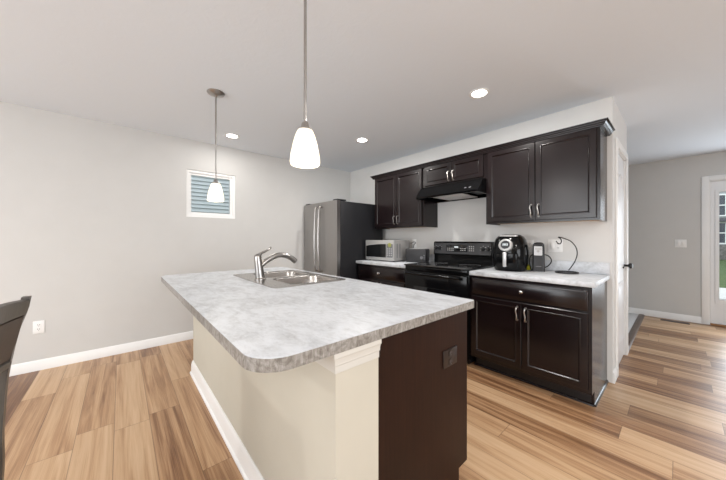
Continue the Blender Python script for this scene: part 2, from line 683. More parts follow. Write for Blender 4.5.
def arch(y0, y1, z0, z1, rise, n=14):
    pts = [(y0, z0), (y1, z0), (y1, z1)]
    for i in range(1, n):
        t = i / n
        y = y1 + (y0 - y1) * t
        s = math.sin(PI * t)
        pts.append((y, z1 + rise * s ** 1.5))
    pts.append((y0, z1))
    return pts


MB().box(XE - .047, XD, DY0, DY1, .008, DZ, .002).build('door_slab', 'door_white', d1)
mw = (DY0 + DY1) / 2
for ol in (arch(DY0 + .105, DY1 - .105, .93, 1.73, .12), rect(DY0 + .105, DY1 - .105, .22, .80)):
    MB().loft(panel_ring(ol, [(0, XD - .002), (.008, XD + .009), (.018, XD + .009), (.032, XD + .001), (.045, XD + .001), (.07, XD + .007)])).build('door_panel', 'door_white', d1)
for hz in (.28, 1.06, 1.86):
    MB().box(XD - .004, XD + .004, DY0 - .004, DY0 + .028, hz, hz + .09, .001).lathe([(.006, -.048), (.006, .048)], (XD + .006, DY0 + .002, hz + .045), 'Z', 10).build('hinge', 'grey', d1)
kb = MB().lathe([(.032, 0), (.032, .006), (.026, .010), (.012, .013), (.011, .035), (.020, .042), (.028, .052), (.029, .060), (.024, .069), (.010, .074), (.002, .075)], (XD, DY1 - .07, .945), 'X', 24)
kb.build('door_knob', 'black_plastic', d1)
CW = .068


def casing(y0, y1, z1, x0, x1, axis):
    pr = MB()
    for a, b in ((y0 - CW, y0), (y1, y1 + CW)):
        if axis == 'X':
            pr.box(x0, x1, a, b, 0, z1 + CW, .004)
        else:
            pr.box(a, b, x0, x1, 0, z1 + CW, .004)
    if axis == 'X':
        pr.box(x0, x1, y0, y1, z1, z1 + CW, .004)
    else:
        pr.box(y0, y1, x0, x1, z1, z1 + CW, .004)
    return pr


struct('trim_2', casing(DY0 - .006, DY1 + .006, DZ + .006, XE, XE + .016, 'X').box(XE - .1, XE, DY0 - .02, DY0 - .003, 0, DZ + .02).box(XE - .1, XE, DY1 + .003, DY1 + .02, 0, DZ + .02).box(XE - .1, XE, DY0 - .003, DY1 + .003, DZ + .003, DZ + .02), 'trim', 'white casing round the closet door', 'door casing')

# front door in the far wall
d2 = thing('door_2', 'white front door with a tall glass light at the right edge', 'door', (.75, YF + .03, 0))
tag(d2, kind='structure')
GX0, GX1, GZ0, GZ1 = FX0 + .078, FX1 - .078, .37, 1.875
MB().prism(rect(FX0, FX1, .025, FZ), YF + .01, YF + .055, 'Y', holes=[rect(GX0, GX1, GZ0, GZ1)]).build('door_slab', 'door_white', d2)
MB().prism(rect(GX0 - .035, GX1 + .035, GZ0 - .06, GZ1 + .035), YF - .002, YF + .012, 'Y', holes=[rect(GX0, GX1, GZ0, GZ1)]).build('glass_frame', 'door_white', d2)
MB().box(GX0 - .01, GX1 + .01, YF + .028, YF + .034, GZ0 - .01, GZ1 + .01).build('pane', 'glass', d2)
MB().lathe([(.03, 0), (.03, .008), (.012, .012), (.012, .04), (.027, .05), (.028, .06), (.015, .07)], (FX1 - .07, YF + .012, .95), 'Y', 20).build('door_knob', 'nickel', d2)
struct('trim_3', casing(FX0 - .012, FX1 + .012, FZ + .012, YF - .016, YF, 'Y').box(FX0 - .02, FX0 - .002, YF, YF + .12, 0, FZ + .02).box(FX1 + .002, FX1 + .02, YF, YF + .12, 0, FZ + .02).box(FX0, FX1, YF, YF + .12, FZ + .002, FZ + .02), 'trim', 'white casing round the front door', 'door casing')
struct('trim_4', MB().box(FX0, FX1, YF - .01, YF + .12, 0, .02, .003), 'sill_wood', 'wooden sill under the front door', 'door sill')

# windows behind the camera
for nm, mb in (('window_2', MB().prism(rect(-1.3, 1.7, .6, 2.1), XR + .02, XR + .09, 'X', holes=[rect(-1.24, .17, .66, 2.04), rect(.23, 1.64, .66, 2.04)])),
               ('window_3', MB().prism(rect(-2.5, 0, .3, 2.2), YB - .09, YB - .02, 'Y', holes=[rect(-2.44, -1.28, .36, 2.14), rect(-1.22, -.06, .36, 2.14)]))):
    o = struct(nm, mb, 'trim', 'white framed window behind the camera' if nm == 'window_3' else 'white framed window to the right of the camera', 'window')

# ------------------------------------------------------------------ outdoors
g = MB()
g.box(-40, 40, YF + .6, 70, -.75, -.35)
tag(g.build('lawn', 'grass'), 'green lawn outside the front door', 'lawn', kind='structure')
tag(MB().box(-40, 40, 11.7, 14.3, -.349, -.33).build('sidewalk', 'road'), 'pale concrete walk crossing the lawn outside', 'path', kind='structure')
tag(MB().box(-3, 4.5, YF + .12, YF + 2.0, -.75, -.02).build('porch_slab', 'road'), 'concrete porch outside the front door', 'porch', kind='structure')
tag(MB().box(-30, XL - T - .0, -15, YF + .6, -.75, -.35).build('side_yard', 'grass'), 'grass side yard beyond the small window', 'lawn', kind='structure')

th = thing('townhouse', 'grey townhouse with white framed windows seen through the front door', 'building', (8, 34, -.35))
b = MB()
for k in range(34):
    z = -.3 + k * .2
    b.prism([(34 - .03, z), (34, z + .2), (34.3, z + .2), (34.3, z)], -8, 24, 'X')
b.build('siding_wall', 'siding2', th)
MB().box(-8, 24, 33.75, 34.05, -.35, .75, .02).build('stone_base', 'stone', th)
MB().prism([(33.4, 2.56), (34.2, 2.86), (34.2, 2.7), (33.4, 2.5)], -8, 24, 'X').build('porch_roof', 'roof', th)
MB().prism([(33.3, 6.5), (38, 9.0), (38, 8.8), (33.3, 6.2)], -8, 24, 'X').build('roof', 'roof', th)
for wx in (-5.2, -2.7, -.2, 2.3, 4.8, 7.3, 9.8, 12.3, 14.8):
    for wz in (.92, 3.0):
        f = MB().prism(rect(wx - .75, wx + .75, wz - .1, wz + 1.58), 33.85, 33.97, 'Y', holes=[rect(wx - .62, wx - .04, wz, wz + .70), rect(wx + .04, wx + .62, wz, wz + .70), rect(wx - .62, wx - .04, wz + .78, wz + 1.48), rect(wx + .04, wx + .62, wz + .78, wz + 1.48)]).build('window_frame', 'trim', th)
        MB().box(wx - .7, wx + .7, 33.92, 33.95, wz - .05, wz + 1.55).build('pane', 'pane_dark', f)
nh = thing('neighbour_house', 'blue-grey lap sided house wall seen through the small square window', 'building', (-8.2, 1, -.35))
b = MB()
for k in range(60):
    z = -.35 + k * .098
    b.prism([(-8.0 + .035, z), (-8.0, z + .098), (-8.3, z + .098), (-8.3, z)], -8, 10, 'Y')
b.build('siding_wall', 'siding', nh)

# ------------------------------------------------------------------ cabinet parts
def shaker(mb, x0, x1, z0, z1, y, t=.019, fr=.040, dep=.007, sgn=1):
    """framed door leaf facing -y (sgn=1) or +y (sgn=-1): y is its front face"""
    def R(ins, d):
        return [(x0 + ins, y + sgn * d, z0 + ins), (x1 - ins, y + sgn * d, z0 + ins), (x1 - ins, y + sgn * d, z1 - ins), (x0 + ins, y + sgn * d, z1 - ins)]
    mb.loft([R(0, t), R(0, .003), R(.003, 0), R(fr - .001, 0), R(fr + .001, -.0025), R(fr + .004, -.003), R(fr + .007, -.001), R(fr + .009, .003), R(fr + .014, dep), R(fr + .02, dep)])
    return mb


def drawer_front(mb, x0, x1, z0, z1, y, t=.019, sgn=1):
    def R(ins, d):
        return [(x0 + ins, y + sgn * d, z0 + ins), (x1 - ins, y + sgn * d, z0 + ins), (x1 - ins, y + sgn * d, z1 - ins), (x0 + ins, y + sgn * d, z1 - ins)]
    mb.loft([R(0, t), R(0, .006), R(.004, .003), R(.010, .0025), (R(.014, 0))])
    return mb


def pull(x, z0, z1, y, sgn=1):
    """curved vertical bar pull standing off a door face"""
    L = z1 - z0
    pts = [(x, y, z0 + .008), (x, y - sgn * .020, z0 + .012), (x + .004, y - sgn * .027, z0 + L * .3), (x, y - sgn * .024, z0 + L * .5), (x - .004, y - sgn * .027, z0 + L * .7), (x, y - sgn * .020, z1 - .012), (x, y, z1 - .008)]
    m = MB().tube(smooth_path(pts, 4), [.0055] * 25, 8)
    m.lathe([(.009, 0), (.008, .003)] if sgn < 0 else [(.008, -.003), (.009, 0)], (x, y, z0 + .008), 'Y', 12)
    m.lathe([(.009, 0), (.008, .003)] if sgn < 0 else [(.008, -.003), (.009, 0)], (x, y, z1 - .008), 'Y', 12)
    return m


def knob(x, y, z, sgn=1):
    return MB().lathe([(.009, 0), (.006, -sgn * .004), (.0055, -sgn * .014), (.013, -sgn * .019), (.015, -sgn * .024), (.011, -sgn * .029), (.003, -sgn * .031)], (x, y, z), 'Y', 18)


YFACE, YDOOR, YTOE = 2.51, 2.489, 2.59


def base_cabinet(x0, x1, label, side_shoe=False):
    t = thing('base_cabinet', label, 'cabinet', ((x0 + x1) / 2, (YFACE + YW) / 2, 0), group='base cabinets beside the range')
    c = MB()
    side = [(YFACE, .11), (YTOE, .11), (YTOE, 0), (YW - .001, 0), (YW - .001, .876), (YFACE, .876)]
    c.prism(side, x0, x0 + .018, 'X').prism(side, x1 - .018, x1, 'X')
    c.box(x0 + .018, x1 - .018, YFACE + .02, YW - .001, .11, .128)
    c.box(x0 + .018, x1 - .018, YW - .012, YW - .001, .128, .876)
    c.build('carcass', 'espresso', t)
    xm = (x0 + x1) / 2
    f = MB()
    f.prism(rect(x0 + .0005, x1 - .0005, .11, .8755), YFACE - .001, YFACE + .019, 'Y', holes=[rect(x0 + .04, xm - .02, .15, .68), rect(xm + .02, x1 - .04, .15, .68), rect(x0 + .04, x1 - .04, .72, .845)])
    f.build('face_frame', 'espresso', t)
    MB().box(x0 + .002, x1 - .019, YTOE, YTOE + .016, 0, .11).build('toe_kick', 'black_plastic', t)
    dr = drawer_front(MB(), x0 + .022, x1 - .022, .706, .852, YDOOR).build('drawer', 'espresso', t)
    knob(xm, YDOOR, .78).build('knob', 'chrome', dr)
    for a, b2, hx in ((x0 + .022, xm - .0025, xm - .032), (xm + .0025, x1 - .022, xm + .032)):
        d = shaker(MB(), a, b2, .142, .688, YDOOR).build('door', 'espresso', t)
        pull(hx, .535, .66, YDOOR).build('handle', 'nickel', d)
    if side_shoe:
        run_profile([(0, 0), (.011, 0), (.010, .008), (.004, .016), (0, .018)], [(x1, YW - .001), (x1, YTOE - .001)][::-1]).build('shoe_moulding', 'espresso', t)
        run_profile([(0, 0), (.011, 0), (.010, .008), (.004, .016), (0, .018)], [(x0 + .002, YTOE), (x1, YTOE)]).build('shoe_moulding', 'espresso', t)
    return t


base_cabinet(-2.962, -2.082, 'dark espresso base cabinet under the microwave, left of the range')
base_cabinet(-1.300, -.394, 'dark espresso base cabinet at right of the range, under the air fryer', True)


def counter(x0, x1, label, splash_label):
    tag(MB().box(x0, x1, 2.485, YW - .0005, .8765, .914, .004).build('countertop', 'laminate'), label, 'countertop', 'countertops beside the range')
    tag(MB().box(x0, x1, YW - .02, YW - .0005, .9142, 1.015, .003).build('backsplash', 'laminate'), splash_label, 'backsplash', 'low backsplashes on the kitchen wall')


counter(-2.985, -2.078, 'short grey marbled countertop under the microwave and toaster', 'low laminate backsplash strip behind the microwave and toaster')
counter(-1.303, -.374, 'grey marbled countertop at right of the range, under the air fryer', 'low laminate backsplash strip behind the air fryer and wire hook stand')

YU = 2.80


def wall_cabinet(x0, x1, z0, z1, label, hz, dz0, stile=.022):
    t = thing('wall_cabinet', label, 'cabinet', ((x0 + x1) / 2, (YU + YW) / 2, z0), group='wall cabinets in a row')
    c = MB()
    yf = YU + .021
    c.box(x0, x0 + .016, yf, YW - .001, z0, z1).box(x1 - .016, x1, yf, YW - .001, z0, z1)
    c.box(x0 + .016, x1 - .016, yf, YW - .001, z1 - .016, z1).box(x0 + .016, x1 - .016, YW - .01, YW - .001, z0 + .02, z1 - .016)
    c.build('carcass', 'espresso', t)
    MB().box(x0 + .016, x1 - .016, yf + .019, YW - .001, z0 + .010, z0 + .022).build('bottom_board', 'raw_wood', t)
    xm = (x0 + x1) / 2
    f = MB().prism(rect(x0 + .0005, x1 - .0005, z0 + .0005, z1 - .0005), yf - .0005, yf + .019, 'Y', holes=[rect(x0 + .04, xm - .02, z0 + .04, z1 - .05), rect(xm + .02, x1 - .04, z0 + .04, z1 - .05)])
    f.build('face_frame', 'espresso', t)
    for a, b2, hx in ((x0 + stile, xm - .0025, xm - .03), (xm + .0025, x1 - stile, xm + .03)):
        d = shaker(MB(), a, b2, dz0, z1 - .014, YU).build('door', 'espresso', t)
        pull(hx, hz, hz + .12, YU).build('handle', 'nickel', d)
    return t


ZT = 2.106
wall_cabinet(-2.947, -2.073, 1.368, ZT, 'two-door dark wall cabinet above the microwave, next to the fridge', 1.415, 1.388)
wall_cabinet(-2.069, -1.297, 1.842, ZT, 'short two-door dark wall cabinet above the range hood', 1.875, 1.862)
wall_cabinet(-1.293, -.394, 1.368, ZT, 'large two-door dark wall cabinet at the right end above the air fryer', 1.415, 1.388)
cp = [(0.0005, ZT - .012), (.022, ZT - .012), (.023, ZT - .004), (.030, ZT), (.031, ZT + .008), (.040, ZT + .014), (.041, ZT + .021), (.051, ZT + .025), (.052, ZT + .032), (.0005, ZT + .032)]
tag(run_profile(cp, [(-2.947, YW - .001), (-2.947, YU + .020), (-.394, YU + .020), (-.394, YW - .001)]).build('crown_moulding', 'espresso'), 'dark stepped crown moulding along the top of the wall cabinets', 'moulding')

# ------------------------------------------------------------------ island
KX0, KX1, KY0, KY1 = -2.895, -.689, .492, .674
IX0, IX1, IY0, IY1 = -2.852, -.673, .245, 1.331
kw = thing('half_wall', 'cream painted half wall carrying the overhang of the island countertop', 'half wall', ((KX0 + KX1) / 2, .595, 0))
MB().box(KX0, KX1, KY0, KY1, 0, .8755).build('wall_panel', 'knee', kw)
run_profile([(0, 0), (.024, 0), (.024, .015), (.015, .022), (.014, .085), (.011, .096), (.011, .104), (.005, .115), (.003, .122), (0, .122)], [(KX0, KY1), (KX0, KY0), (KX1, KY0), (KX1, KY1 - .001)]).build('baseboard', 'trim', kw)
cz = .8755
run_profile([(0, cz - .066), (.004, cz - .066), (.004, cz - .044), (.009, cz - .040), (.009, cz - .030), (.012, cz - .018), (.016, cz - .015), (.016, cz), (0, cz)], [(KX1 - .32, KY0), (KX1, KY0), (KX1, KY1 - .0005)]).build('capital', 'cream_trim', kw)

ic = thing('island_cabinet', 'dark stained island cabinet with a plain end panel behind the cream half wall', 'cabinet', (-1.75, 1.0, 0))
yf = 1.306
MB().prism([(KY1 + .002, 0), (yf - .075, 0), (yf - .075, .11), (yf + .002, .11), (yf + .002, .8755), (KY1 + .002, .8755)], -.722, -.702, 'X').build('end_panel', 'mahogany', ic)
MB().prism([(KY1 + .002, 0), (yf - .075, 0), (yf - .075, .11), (yf, .11), (yf, .8755), (KY1 + .002, .8755)], -2.80, -2.78, 'X').build('end_panel', 'mahogany', ic)
c = MB()
c.box(-2.78, -.722, KY1 + .002, yf - .02, .11, .128).box(-2.78, -.722, KY1 + .002, KY1 + .014, .128, .70).build('carcass', 'espresso', ic)
holes = []
n = 4
cw = (2.78 - .722) / n
for k in range(n):
    xa = -2.78 + k * cw
    holes.append(rect(xa + .03, xa + cw - .03, .15, .83))
MB().prism(rect(-2.78, -.7225, .11, .8755), yf - .019, yf, 'Y', holes=holes).build('face_frame', 'espresso', ic)
MB().box(-2.78, -.7225, yf - .09, yf - .075, 0, .11).build('toe_kick', 'black_plastic', ic)
for k in range(n):
    xa = -2.78 + k * cw
    d = shaker(MB(), xa + .012, xa + cw - .012, .142, .688, yf + .02, sgn=-1).build('door', 'espresso', ic)
    pull(xa + (cw - .05 if k % 2 == 0 else .05), .53, .655, yf + .02, -1).build('handle', 'nickel', d)
    d = drawer_front(MB(), xa + .012, xa + cw - .012, .706, .852, yf + .02, sgn=-1).build('drawer', 'espresso', ic)
    knob(xa + cw / 2, yf + .02, .78, -1).build('knob', 'chrome', d)

BA = (-2.445, -2.080, .845, 1.235)
BB = (-2.030, -1.665, .845, 1.235)
hole = round_rect(-2.462, -1.648, .725, 1.252, .03, 4)
top = MB().prism(round_rect(IX0, IX1, IY0, IY1, .10, 10, (1, 1, .12, .12)), .8765, .914, 'Z', holes=[hole])
it = tag(top.build('island_countertop', 'laminate'), 'long grey marbled island countertop with a rounded corner toward the camera', 'countertop')

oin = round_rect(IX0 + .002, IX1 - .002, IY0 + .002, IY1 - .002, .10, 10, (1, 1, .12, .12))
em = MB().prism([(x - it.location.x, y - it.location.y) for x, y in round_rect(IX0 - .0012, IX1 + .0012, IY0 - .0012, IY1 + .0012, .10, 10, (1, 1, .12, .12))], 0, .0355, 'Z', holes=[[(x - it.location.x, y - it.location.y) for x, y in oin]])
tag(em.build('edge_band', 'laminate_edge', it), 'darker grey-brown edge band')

sk = thing('kitchen_sink', 'double bowl stainless steel sink set into the island countertop', 'sink', (-2.055, 1.0, .73))
outer = round_rect(-2.482, -1.628, .703, 1.274, .04, 6)
ra = round_rect(*BA, .06, 6)
rb = round_rect(*BB, .06, 6)
MB().prism(outer, .9142, .9185, 'Z', holes=[ra, rb]).build('rim', 'sink_steel', sk)
for bb in (BA, BB):
    rings = []
    for ins, z, rr in ((0, .918, .06), (.004, .91, .06), (.008, .80, .06), (.014, .755, .06), (.03, .740, .05), (.09, .736, .03)):
        rings.append([(x, y, z) for x, y in round_rect(bb[0] + ins, bb[1] - ins, bb[2] + ins, bb[3] - ins, rr, 6)])
    m = MB()
    bmx = bmesh.new()
    R = [[bmx.verts.new(p) for p in r] for r in rings]
    for A, B in zip(R, R[1:]):
        for i in range(len(A)):
            j = (i + 1) % len(A)
            bmx.faces.new((A[i], B[i], B[j], A[j]))
    bmx.faces.new(R[-1])
    m._take(bmx)
    bo = m.build('bowl', 'sink_steel', sk)
    md = bo.modifiers.new('thick', 'SOLIDIFY')
    md.thickness = .0015
    md.offset = 1
    MB().lathe([(.042, 0), (.042, .003), (.032, .002), (.030, .001)], ((bb[0] + bb[1]) / 2, (bb[2] + bb[3]) / 2, .7365), 'Z', 20).build('drain', 'chrome', bo)

fc = thing('faucet', 'single lever nickel faucet arching over the island sink', 'faucet', (-2.06, .775, .9185))
fx, fy = -2.06, .775
MB().lathe([(.041, .9187), (.041, .925), (.034, .930)], (fx, fy + .008, 0), 'Z', 24).tube([(fx, fy + .008 - .022 * q, .9195 + .19 * q) for q in (0, .05, .25, .5, .75, .9, .96, 1)], [.034, .034, .0315, .029, .0275, .026, .020, .006], 22).build('body', 'nickel', fc)
MB().tube(smooth_path([(fx, fy + .01, 1.015), (fx, .835, 1.055), (fx, .90, 1.086), (fx, .95, 1.093), (fx, 1.01, 1.078), (fx, 1.05, 1.052), (fx, 1.07, 1.036)], 5), [.0185 + .003 * (i / 30) for i in range(31)], 14).build('spout', 'nickel', fc)
MB().tube(smooth_path([(fx, fy, 1.098), (fx, .79, 1.112), (fx, .82, 1.126), (fx, .845, 1.138), (fx, .866, 1.155)], 4), [.016, .015, .014, .0125, .011, .010, .009, .0085, .008, .0075, .007, .007, .007, .007, .0075, .008, .0065], 10).build('lever', 'nickel', fc)

# ------------------------------------------------------------------ fridge
fr = thing('refrigerator', 'stainless french door refrigerator with black sides in the corner', 'refrigerator', (-3.44, 2.65, 0))
FXL, FXR = -3.885, -3.0
MB().box(FXL, FXR, 2.235, 3.04, .03, 1.735, .006).box(FXL + .03, FXR - .03, 2.30, 3.0, 0, .03).build('body', 'black_side', fr)
fm = (FXL + FXR) / 2
for a, b2, hx, sg in ((FXL + .002, fm - .003, fm - .030, -1), (fm + .003, FXR - .002, fm + .070, 1)):
    poly = [(a, 2.228)] + [(a + (b2 - a) * i / 10, 2.168 + .006 * abs(((a + (b2 - a) * i / 10) - fm) / .44) ** 2) for i in range(11)] + [(b2, 2.228)]
    d = MB().prism(poly, .71, 1.742, 'Z').build('door', 'steel', fr)
    MB().tube(smooth_path([(hx, 2.17, .755), (hx, 2.125, .775), (hx, 2.112, .95), (hx, 2.106, 1.21), (hx, 2.112, 1.47), (hx, 2.125, 1.655), (hx, 2.17, 1.675)], 5), .0135, 12).build('handle', 'nickel', d)
    MB().box(a, b2, 2.229, 2.234, .715, 1.735).build('gasket', 'black_plastic', d)
d = MB().prism([(FXL + .002, 2.228)] + [(FXL + .002 + .881 * i / 16, 2.168 + .006 * abs((FXL + .002 + .881 * i / 16 - fm) / .44) ** 2) for i in range(17)] + [(FXR - .002, 2.228)], .08, .70, 'Z').build('freezer_drawer', 'steel', fr)
MB().tube(smooth_path([(fm - .34, 2.17, .62), (fm - .33, 2.12, .62), (fm, 2.106, .62), (fm + .33, 2.12, .62), (fm + .34, 2.17, .62)], 5), .0135, 12).build('handle', 'nickel', d)
MB().box(FXR - .12, FXR - .015, 2.19, 2.34, 1.7425, 1.762, .005).build('hinge_cover', 'black_plastic', fr)
MB().box(FXL + .015, FXL + .12, 2.19, 2.34, 1.7425, 1.762, .005).build('hinge_cover', 'black_plastic', fr)

# ------------------------------------------------------------------ range and hood
rg = thing('range', 'black electric range with a glass cooktop between the base cabinets', 'stove', (-1.69, 2.8, 0))
RX0, RX1 = -2.072, -1.309
MB().box(RX0, RX1, 2.50, 3.09, .02, .905, .004).box(RX0 + .03, RX1 - .03, 2.56, 3.05, 0, .02).build('body', 'black_gloss', rg)
ct = MB().box(RX0 - .002, RX1 + .002, 2.452, 3.03, .9152, .931, .005).build('cooktop', 'black_glass', rg)
for bx, by, r in ((-1.88, 2.62, .105), (-1.50, 2.62, .085), (-1.88, 2.88, .085), (-1.50, 2.88, .105)):
    MB().lathe([(r, .9311), (r + .003, .9314), (r + .006, .9311)], (bx, by, 0), 'Z', 40, caps=False).build('burner_ring', 'grey', ct)
MB().prism([(3.03, .9155), (3.03, 1.02), (3.012, 1.032), (3.024, 1.175), (3.036, 1.187), (3.09, 1.187), (3.09, .9155)], RX0 + .012, RX1 - .012, 'X').build('backguard', 'black_gloss', rg)


def tilt_y(z):
    return 3.012 + (z - 1.032) * .012 / .143


cpn = MB().prism([(tilt_y(1.04) - .003, 1.04), (tilt_y(1.04) + .01, 1.04), (tilt_y(1.17) + .01, 1.17), (tilt_y(1.17) - .003, 1.17)], RX0 + .022, RX1 - .022, 'X').build('control_panel', 'grey', rg)
M['panel_dark'] = simple('dark_grey_panel', (.035, .036, .04), .3, var=.1)
cpn.data.materials[0] = M['panel_dark']
for kx, kz in ((-2.022, 1.105), (-1.968, 1.105), (-1.418, 1.105), (-1.362, 1.105)):
    k = MB().lathe([(.022, 0), (.022, -.006), (.018, -.010), (.016, -.024), (.012, -.026)], (kx, tilt_y(kz) - .003, kz), 'Y', 20).box(kx - .004, kx + .004, tilt_y(kz) - .035, tilt_y(kz) - .026, kz - .016, kz + .016, .001)
    k.build('knob', 'black_plastic', cpn)
    for a in range(5):
        an = math.radians(200 - a * 55)
        px, pz = kx + .031 * math.cos(an), kz + .033 * math.sin(an)
        if 1.045 < pz < 1.165:
            MB().box(px - .003, px + .003, tilt_y(pz) - .0042, tilt_y(pz) - .002, pz - .002, pz + .002).build('dial_mark', 'plate', cpn)
MB().box(-1.875, -1.60, tilt_y(1.1) - .007, tilt_y(1.1) - .001, 1.066, 1.146, .002).build('display_window', 'black_glass', cpn)
MB().box(-1.765, -1.715, tilt_y(1.1) - .009, tilt_y(1.1) - .006, 1.112, 1.132).build('clock', 'lcd', cpn)
for i in range(4):
    for j in range(2):
        MB().box(-1.862 + i * .024, -1.848 + i * .024, tilt_y(1.1) - .009, tilt_y(1.1) - .006, 1.078 + j * .022, 1.088 + j * .022, .001).build('button', 'silver', cpn)
for i in range(3):
    for j in range(2):
        MB().box(-1.69 + i * .026, -1.674 + i * .026, tilt_y(1.1) - .009, tilt_y(1.1) - .006, 1.078 + j * .022, 1.088 + j * .022, .001).build('button', 'silver', cpn)
for i in range(3):
    for j in range(3):
        MB().lathe([(.0075, 0), (.006, -.003)], (-1.575 + i * .024, tilt_y(1.1) - .003, 1.082 + j * .024), 'Y', 10).build('button', 'silver', cpn)
MB().box(RX0 + .002, RX1 - .002, 2.468, 2.50, .868, .9148, .004).build('front_trim', 'black_gloss', rg)
od = MB().box(RX0 + .004, RX1 - .004, 2.462, 2.499, .275, .862, .006).build('oven_door', 'black_gloss', rg)
MB().box(RX0 + .13, RX1 - .13, 2.459, 2.463, .40, .70, .002).build('oven_window', 'black_glass', od)
hb = MB().tube([(RX0 + .05, 2.415, .838), (RX1 - .05, 2.415, .838)], .013, 12)
for hx in (RX0 + .08, RX1 - .08):
    hb.box(hx - .012, hx + .012, 2.415, 2.463, .828, .848, .003)
hb.build('handle', 'black_gloss', od)
MB().box(RX0 + .004, RX1 - .004, 2.466, 2.499, .07, .268, .006).build('storage_drawer', 'black_gloss', rg)

hd = thing('range_hood', 'black under-cabinet range hood above the range', 'range hood', (-1.685, 2.9, 1.69))
HX0, HX1 = -2.068, -1.300
MB().prism([(2.668, 1.694), (2.660, 1.712), (2.668, 1.722), (2.765, 1.838), (YW - .001, 1.838), (YW - .001, 1.690), (YW - .012, 1.690), (YW - .012, 1.735), (2.685, 1.735), (2.685, 1.694)], HX0 + .004, HX1 - .004, 'X').build('canopy', 'black_gloss', hd)
for a, b2 in ((HX0, HX0 + .014), (HX1 - .014, HX1)):
    MB().prism([(2.660, 1.690), (2.660, 1.714), (2.765, 1.840), (YW - .001, 1.840), (YW - .001, 1.688)], a, b2, 'X').build('side_cheek', 'black_gloss', hd)
MB().box(-1.86, -1.50, 2.70, 3.06, 1.694, 1.702, .002).build('grease_filter', 'filter', hd)
MB().box(-1.985, -1.87, 2.70, 2.80, 1.712, 1.728, .004).build('lamp_lens', 'silver', hd)
MB().box(-1.50, -1.36, 2.70, 3.06, 1.722, 1.735).build('under_panel', 'black_plastic', hd)
for sx in (-1.45, -1.40):
    MB().box(sx - .012, sx + .012, 2.686, 2.694, 1.742, 1.756, .002, rot=Matrix.Rotation(math.radians(-40), 3, 'X')).build('switch', 'grey', hd)

# ------------------------------------------------------------------ on the counters
mv = thing('microwave', 'silver microwave oven with a black window beside the refrigerator', 'microwave', (-2.715, 2.850, .9145), math.radians(4), world=False)
W_, D_, H_ = .255, .175, .287
MB().box(-W_, W_, -D_ + .012, D_, .012, H_, .006).build('casing', 'micro_side', mv)
for sx in (-1, 1):
    for sy in (-1, 1):
        MB().lathe([(.014, 0), (.014, .013)], (sx * (W_ - .04), sy * (D_ - .04), 0), 'Z', 12).build('foot', 'black_plastic', mv)
fpn = MB().box(-W_, W_, -D_ - .012, -D_ + .012, .012, H_, .006).build('front_panel', 'micro', mv)
arc = [(-W_ + .014, .055), (.125, .055), (.125, .235)] + [(.125 - (.125 + W_ - .014) * i / 10, .235 - .028 * (i / 10) ** 2) for i in range(1, 11)]
MB().prism(arc, -D_ - .015, -D_ - .010, 'Y').build('door_window', 'black_glass', mv)
cpnl = MB().prism(round_rect(.137, .243, .058, .238, .012, 4), -D_ - .015, -D_ - .010, 'Y').build('control_panel', 'grey', mv)
MB().lathe([(.030, 0), (.028, -.004)], (.19, -D_ - .014, .222), 'Y', 24).build('display', 'green_lcd', cpnl)
for i in range(3):
    for j in range(4):
        MB().lathe([(.0095, 0), (.008, -.003)], (.158 + i * .032, -D_ - .0148, .085 + j * .029), 'Y', 12).build('button', 'silver', cpnl)
for i in range(2):
    MB().box(W_ - .001, W_ + .001, -.12 + i * .06, -.10 + i * .06, .05, .24).build('side_vent', 'grey', mv)

tr = thing('toaster', 'black toaster between the microwave and the range', 'toaster', (-2.247, 2.925, .9145), math.radians(18), world=False)
L_, D_, H_ = .140, .082, .176
tp = MB().box(-L_, L_, -D_, D_, .012, H_, .016, 3).build('shell', 'soft_black', tr)
MB().box(-L_ + .012, L_ - .012, -D_ + .012, D_ - .012, 0, .013).build('base', 'black_plastic', tr)
for sy in (-.032, .032):
    MB().box(-L_ + .035, L_ - .035, sy - .014, sy + .014, H_ - .001, H_ + .003, .001).build('bread_slot', 'silver', tr)
MB().lathe([(.020, 0), (.020, -.004), (.015, -.012), (.013, -.014)], (L_ - .055, -D_, .065), 'Y', 20).build('dial', 'grey', tr)
for i in range(3):
    MB().box(L_ - .030, L_ - .016, -D_ - .003, -D_ + .001, .045 + i * .022, .057 + i * .022, .001).build('button', 'grey', tr)
MB().box(-L_ - .022, -L_ + .001, -.018, .018, .105, .120, .004).build('lever', 'black_plastic', tr)
MB().tube(smooth_path([(-.08, D_ - .004, .04), (-.10, D_ + .03, .05), (-.115, D_ + .055, .12), (-.09, D_ + .02, .215), (-.05, D_ - .01, .255), (-.10, D_ + .03, .262), (-.142, .128, .24)], 6), .0042, 8).build('power_cord', 'black_plastic', tr)


def egg(w, d, prof, n=32, e=2.6, c=(0, 0)):
    """superellipse rings; prof: (scale_w, scale_d, z, y shift)"""
    rings = []
    for sw, sd, z, sh in prof:
        ring = []
        for i in range(n):
            a = 2 * PI * i / n
            ca, sa = math.cos(a), math.sin(a)
            ring.append((w * sw * abs(ca) ** (2 / e) * (1 if ca >= 0 else -1), sh + d * sd * abs(sa) ** (2 / e) * (1 if sa >= 0 else -1), z))
        rings.append(ring)
    return rings


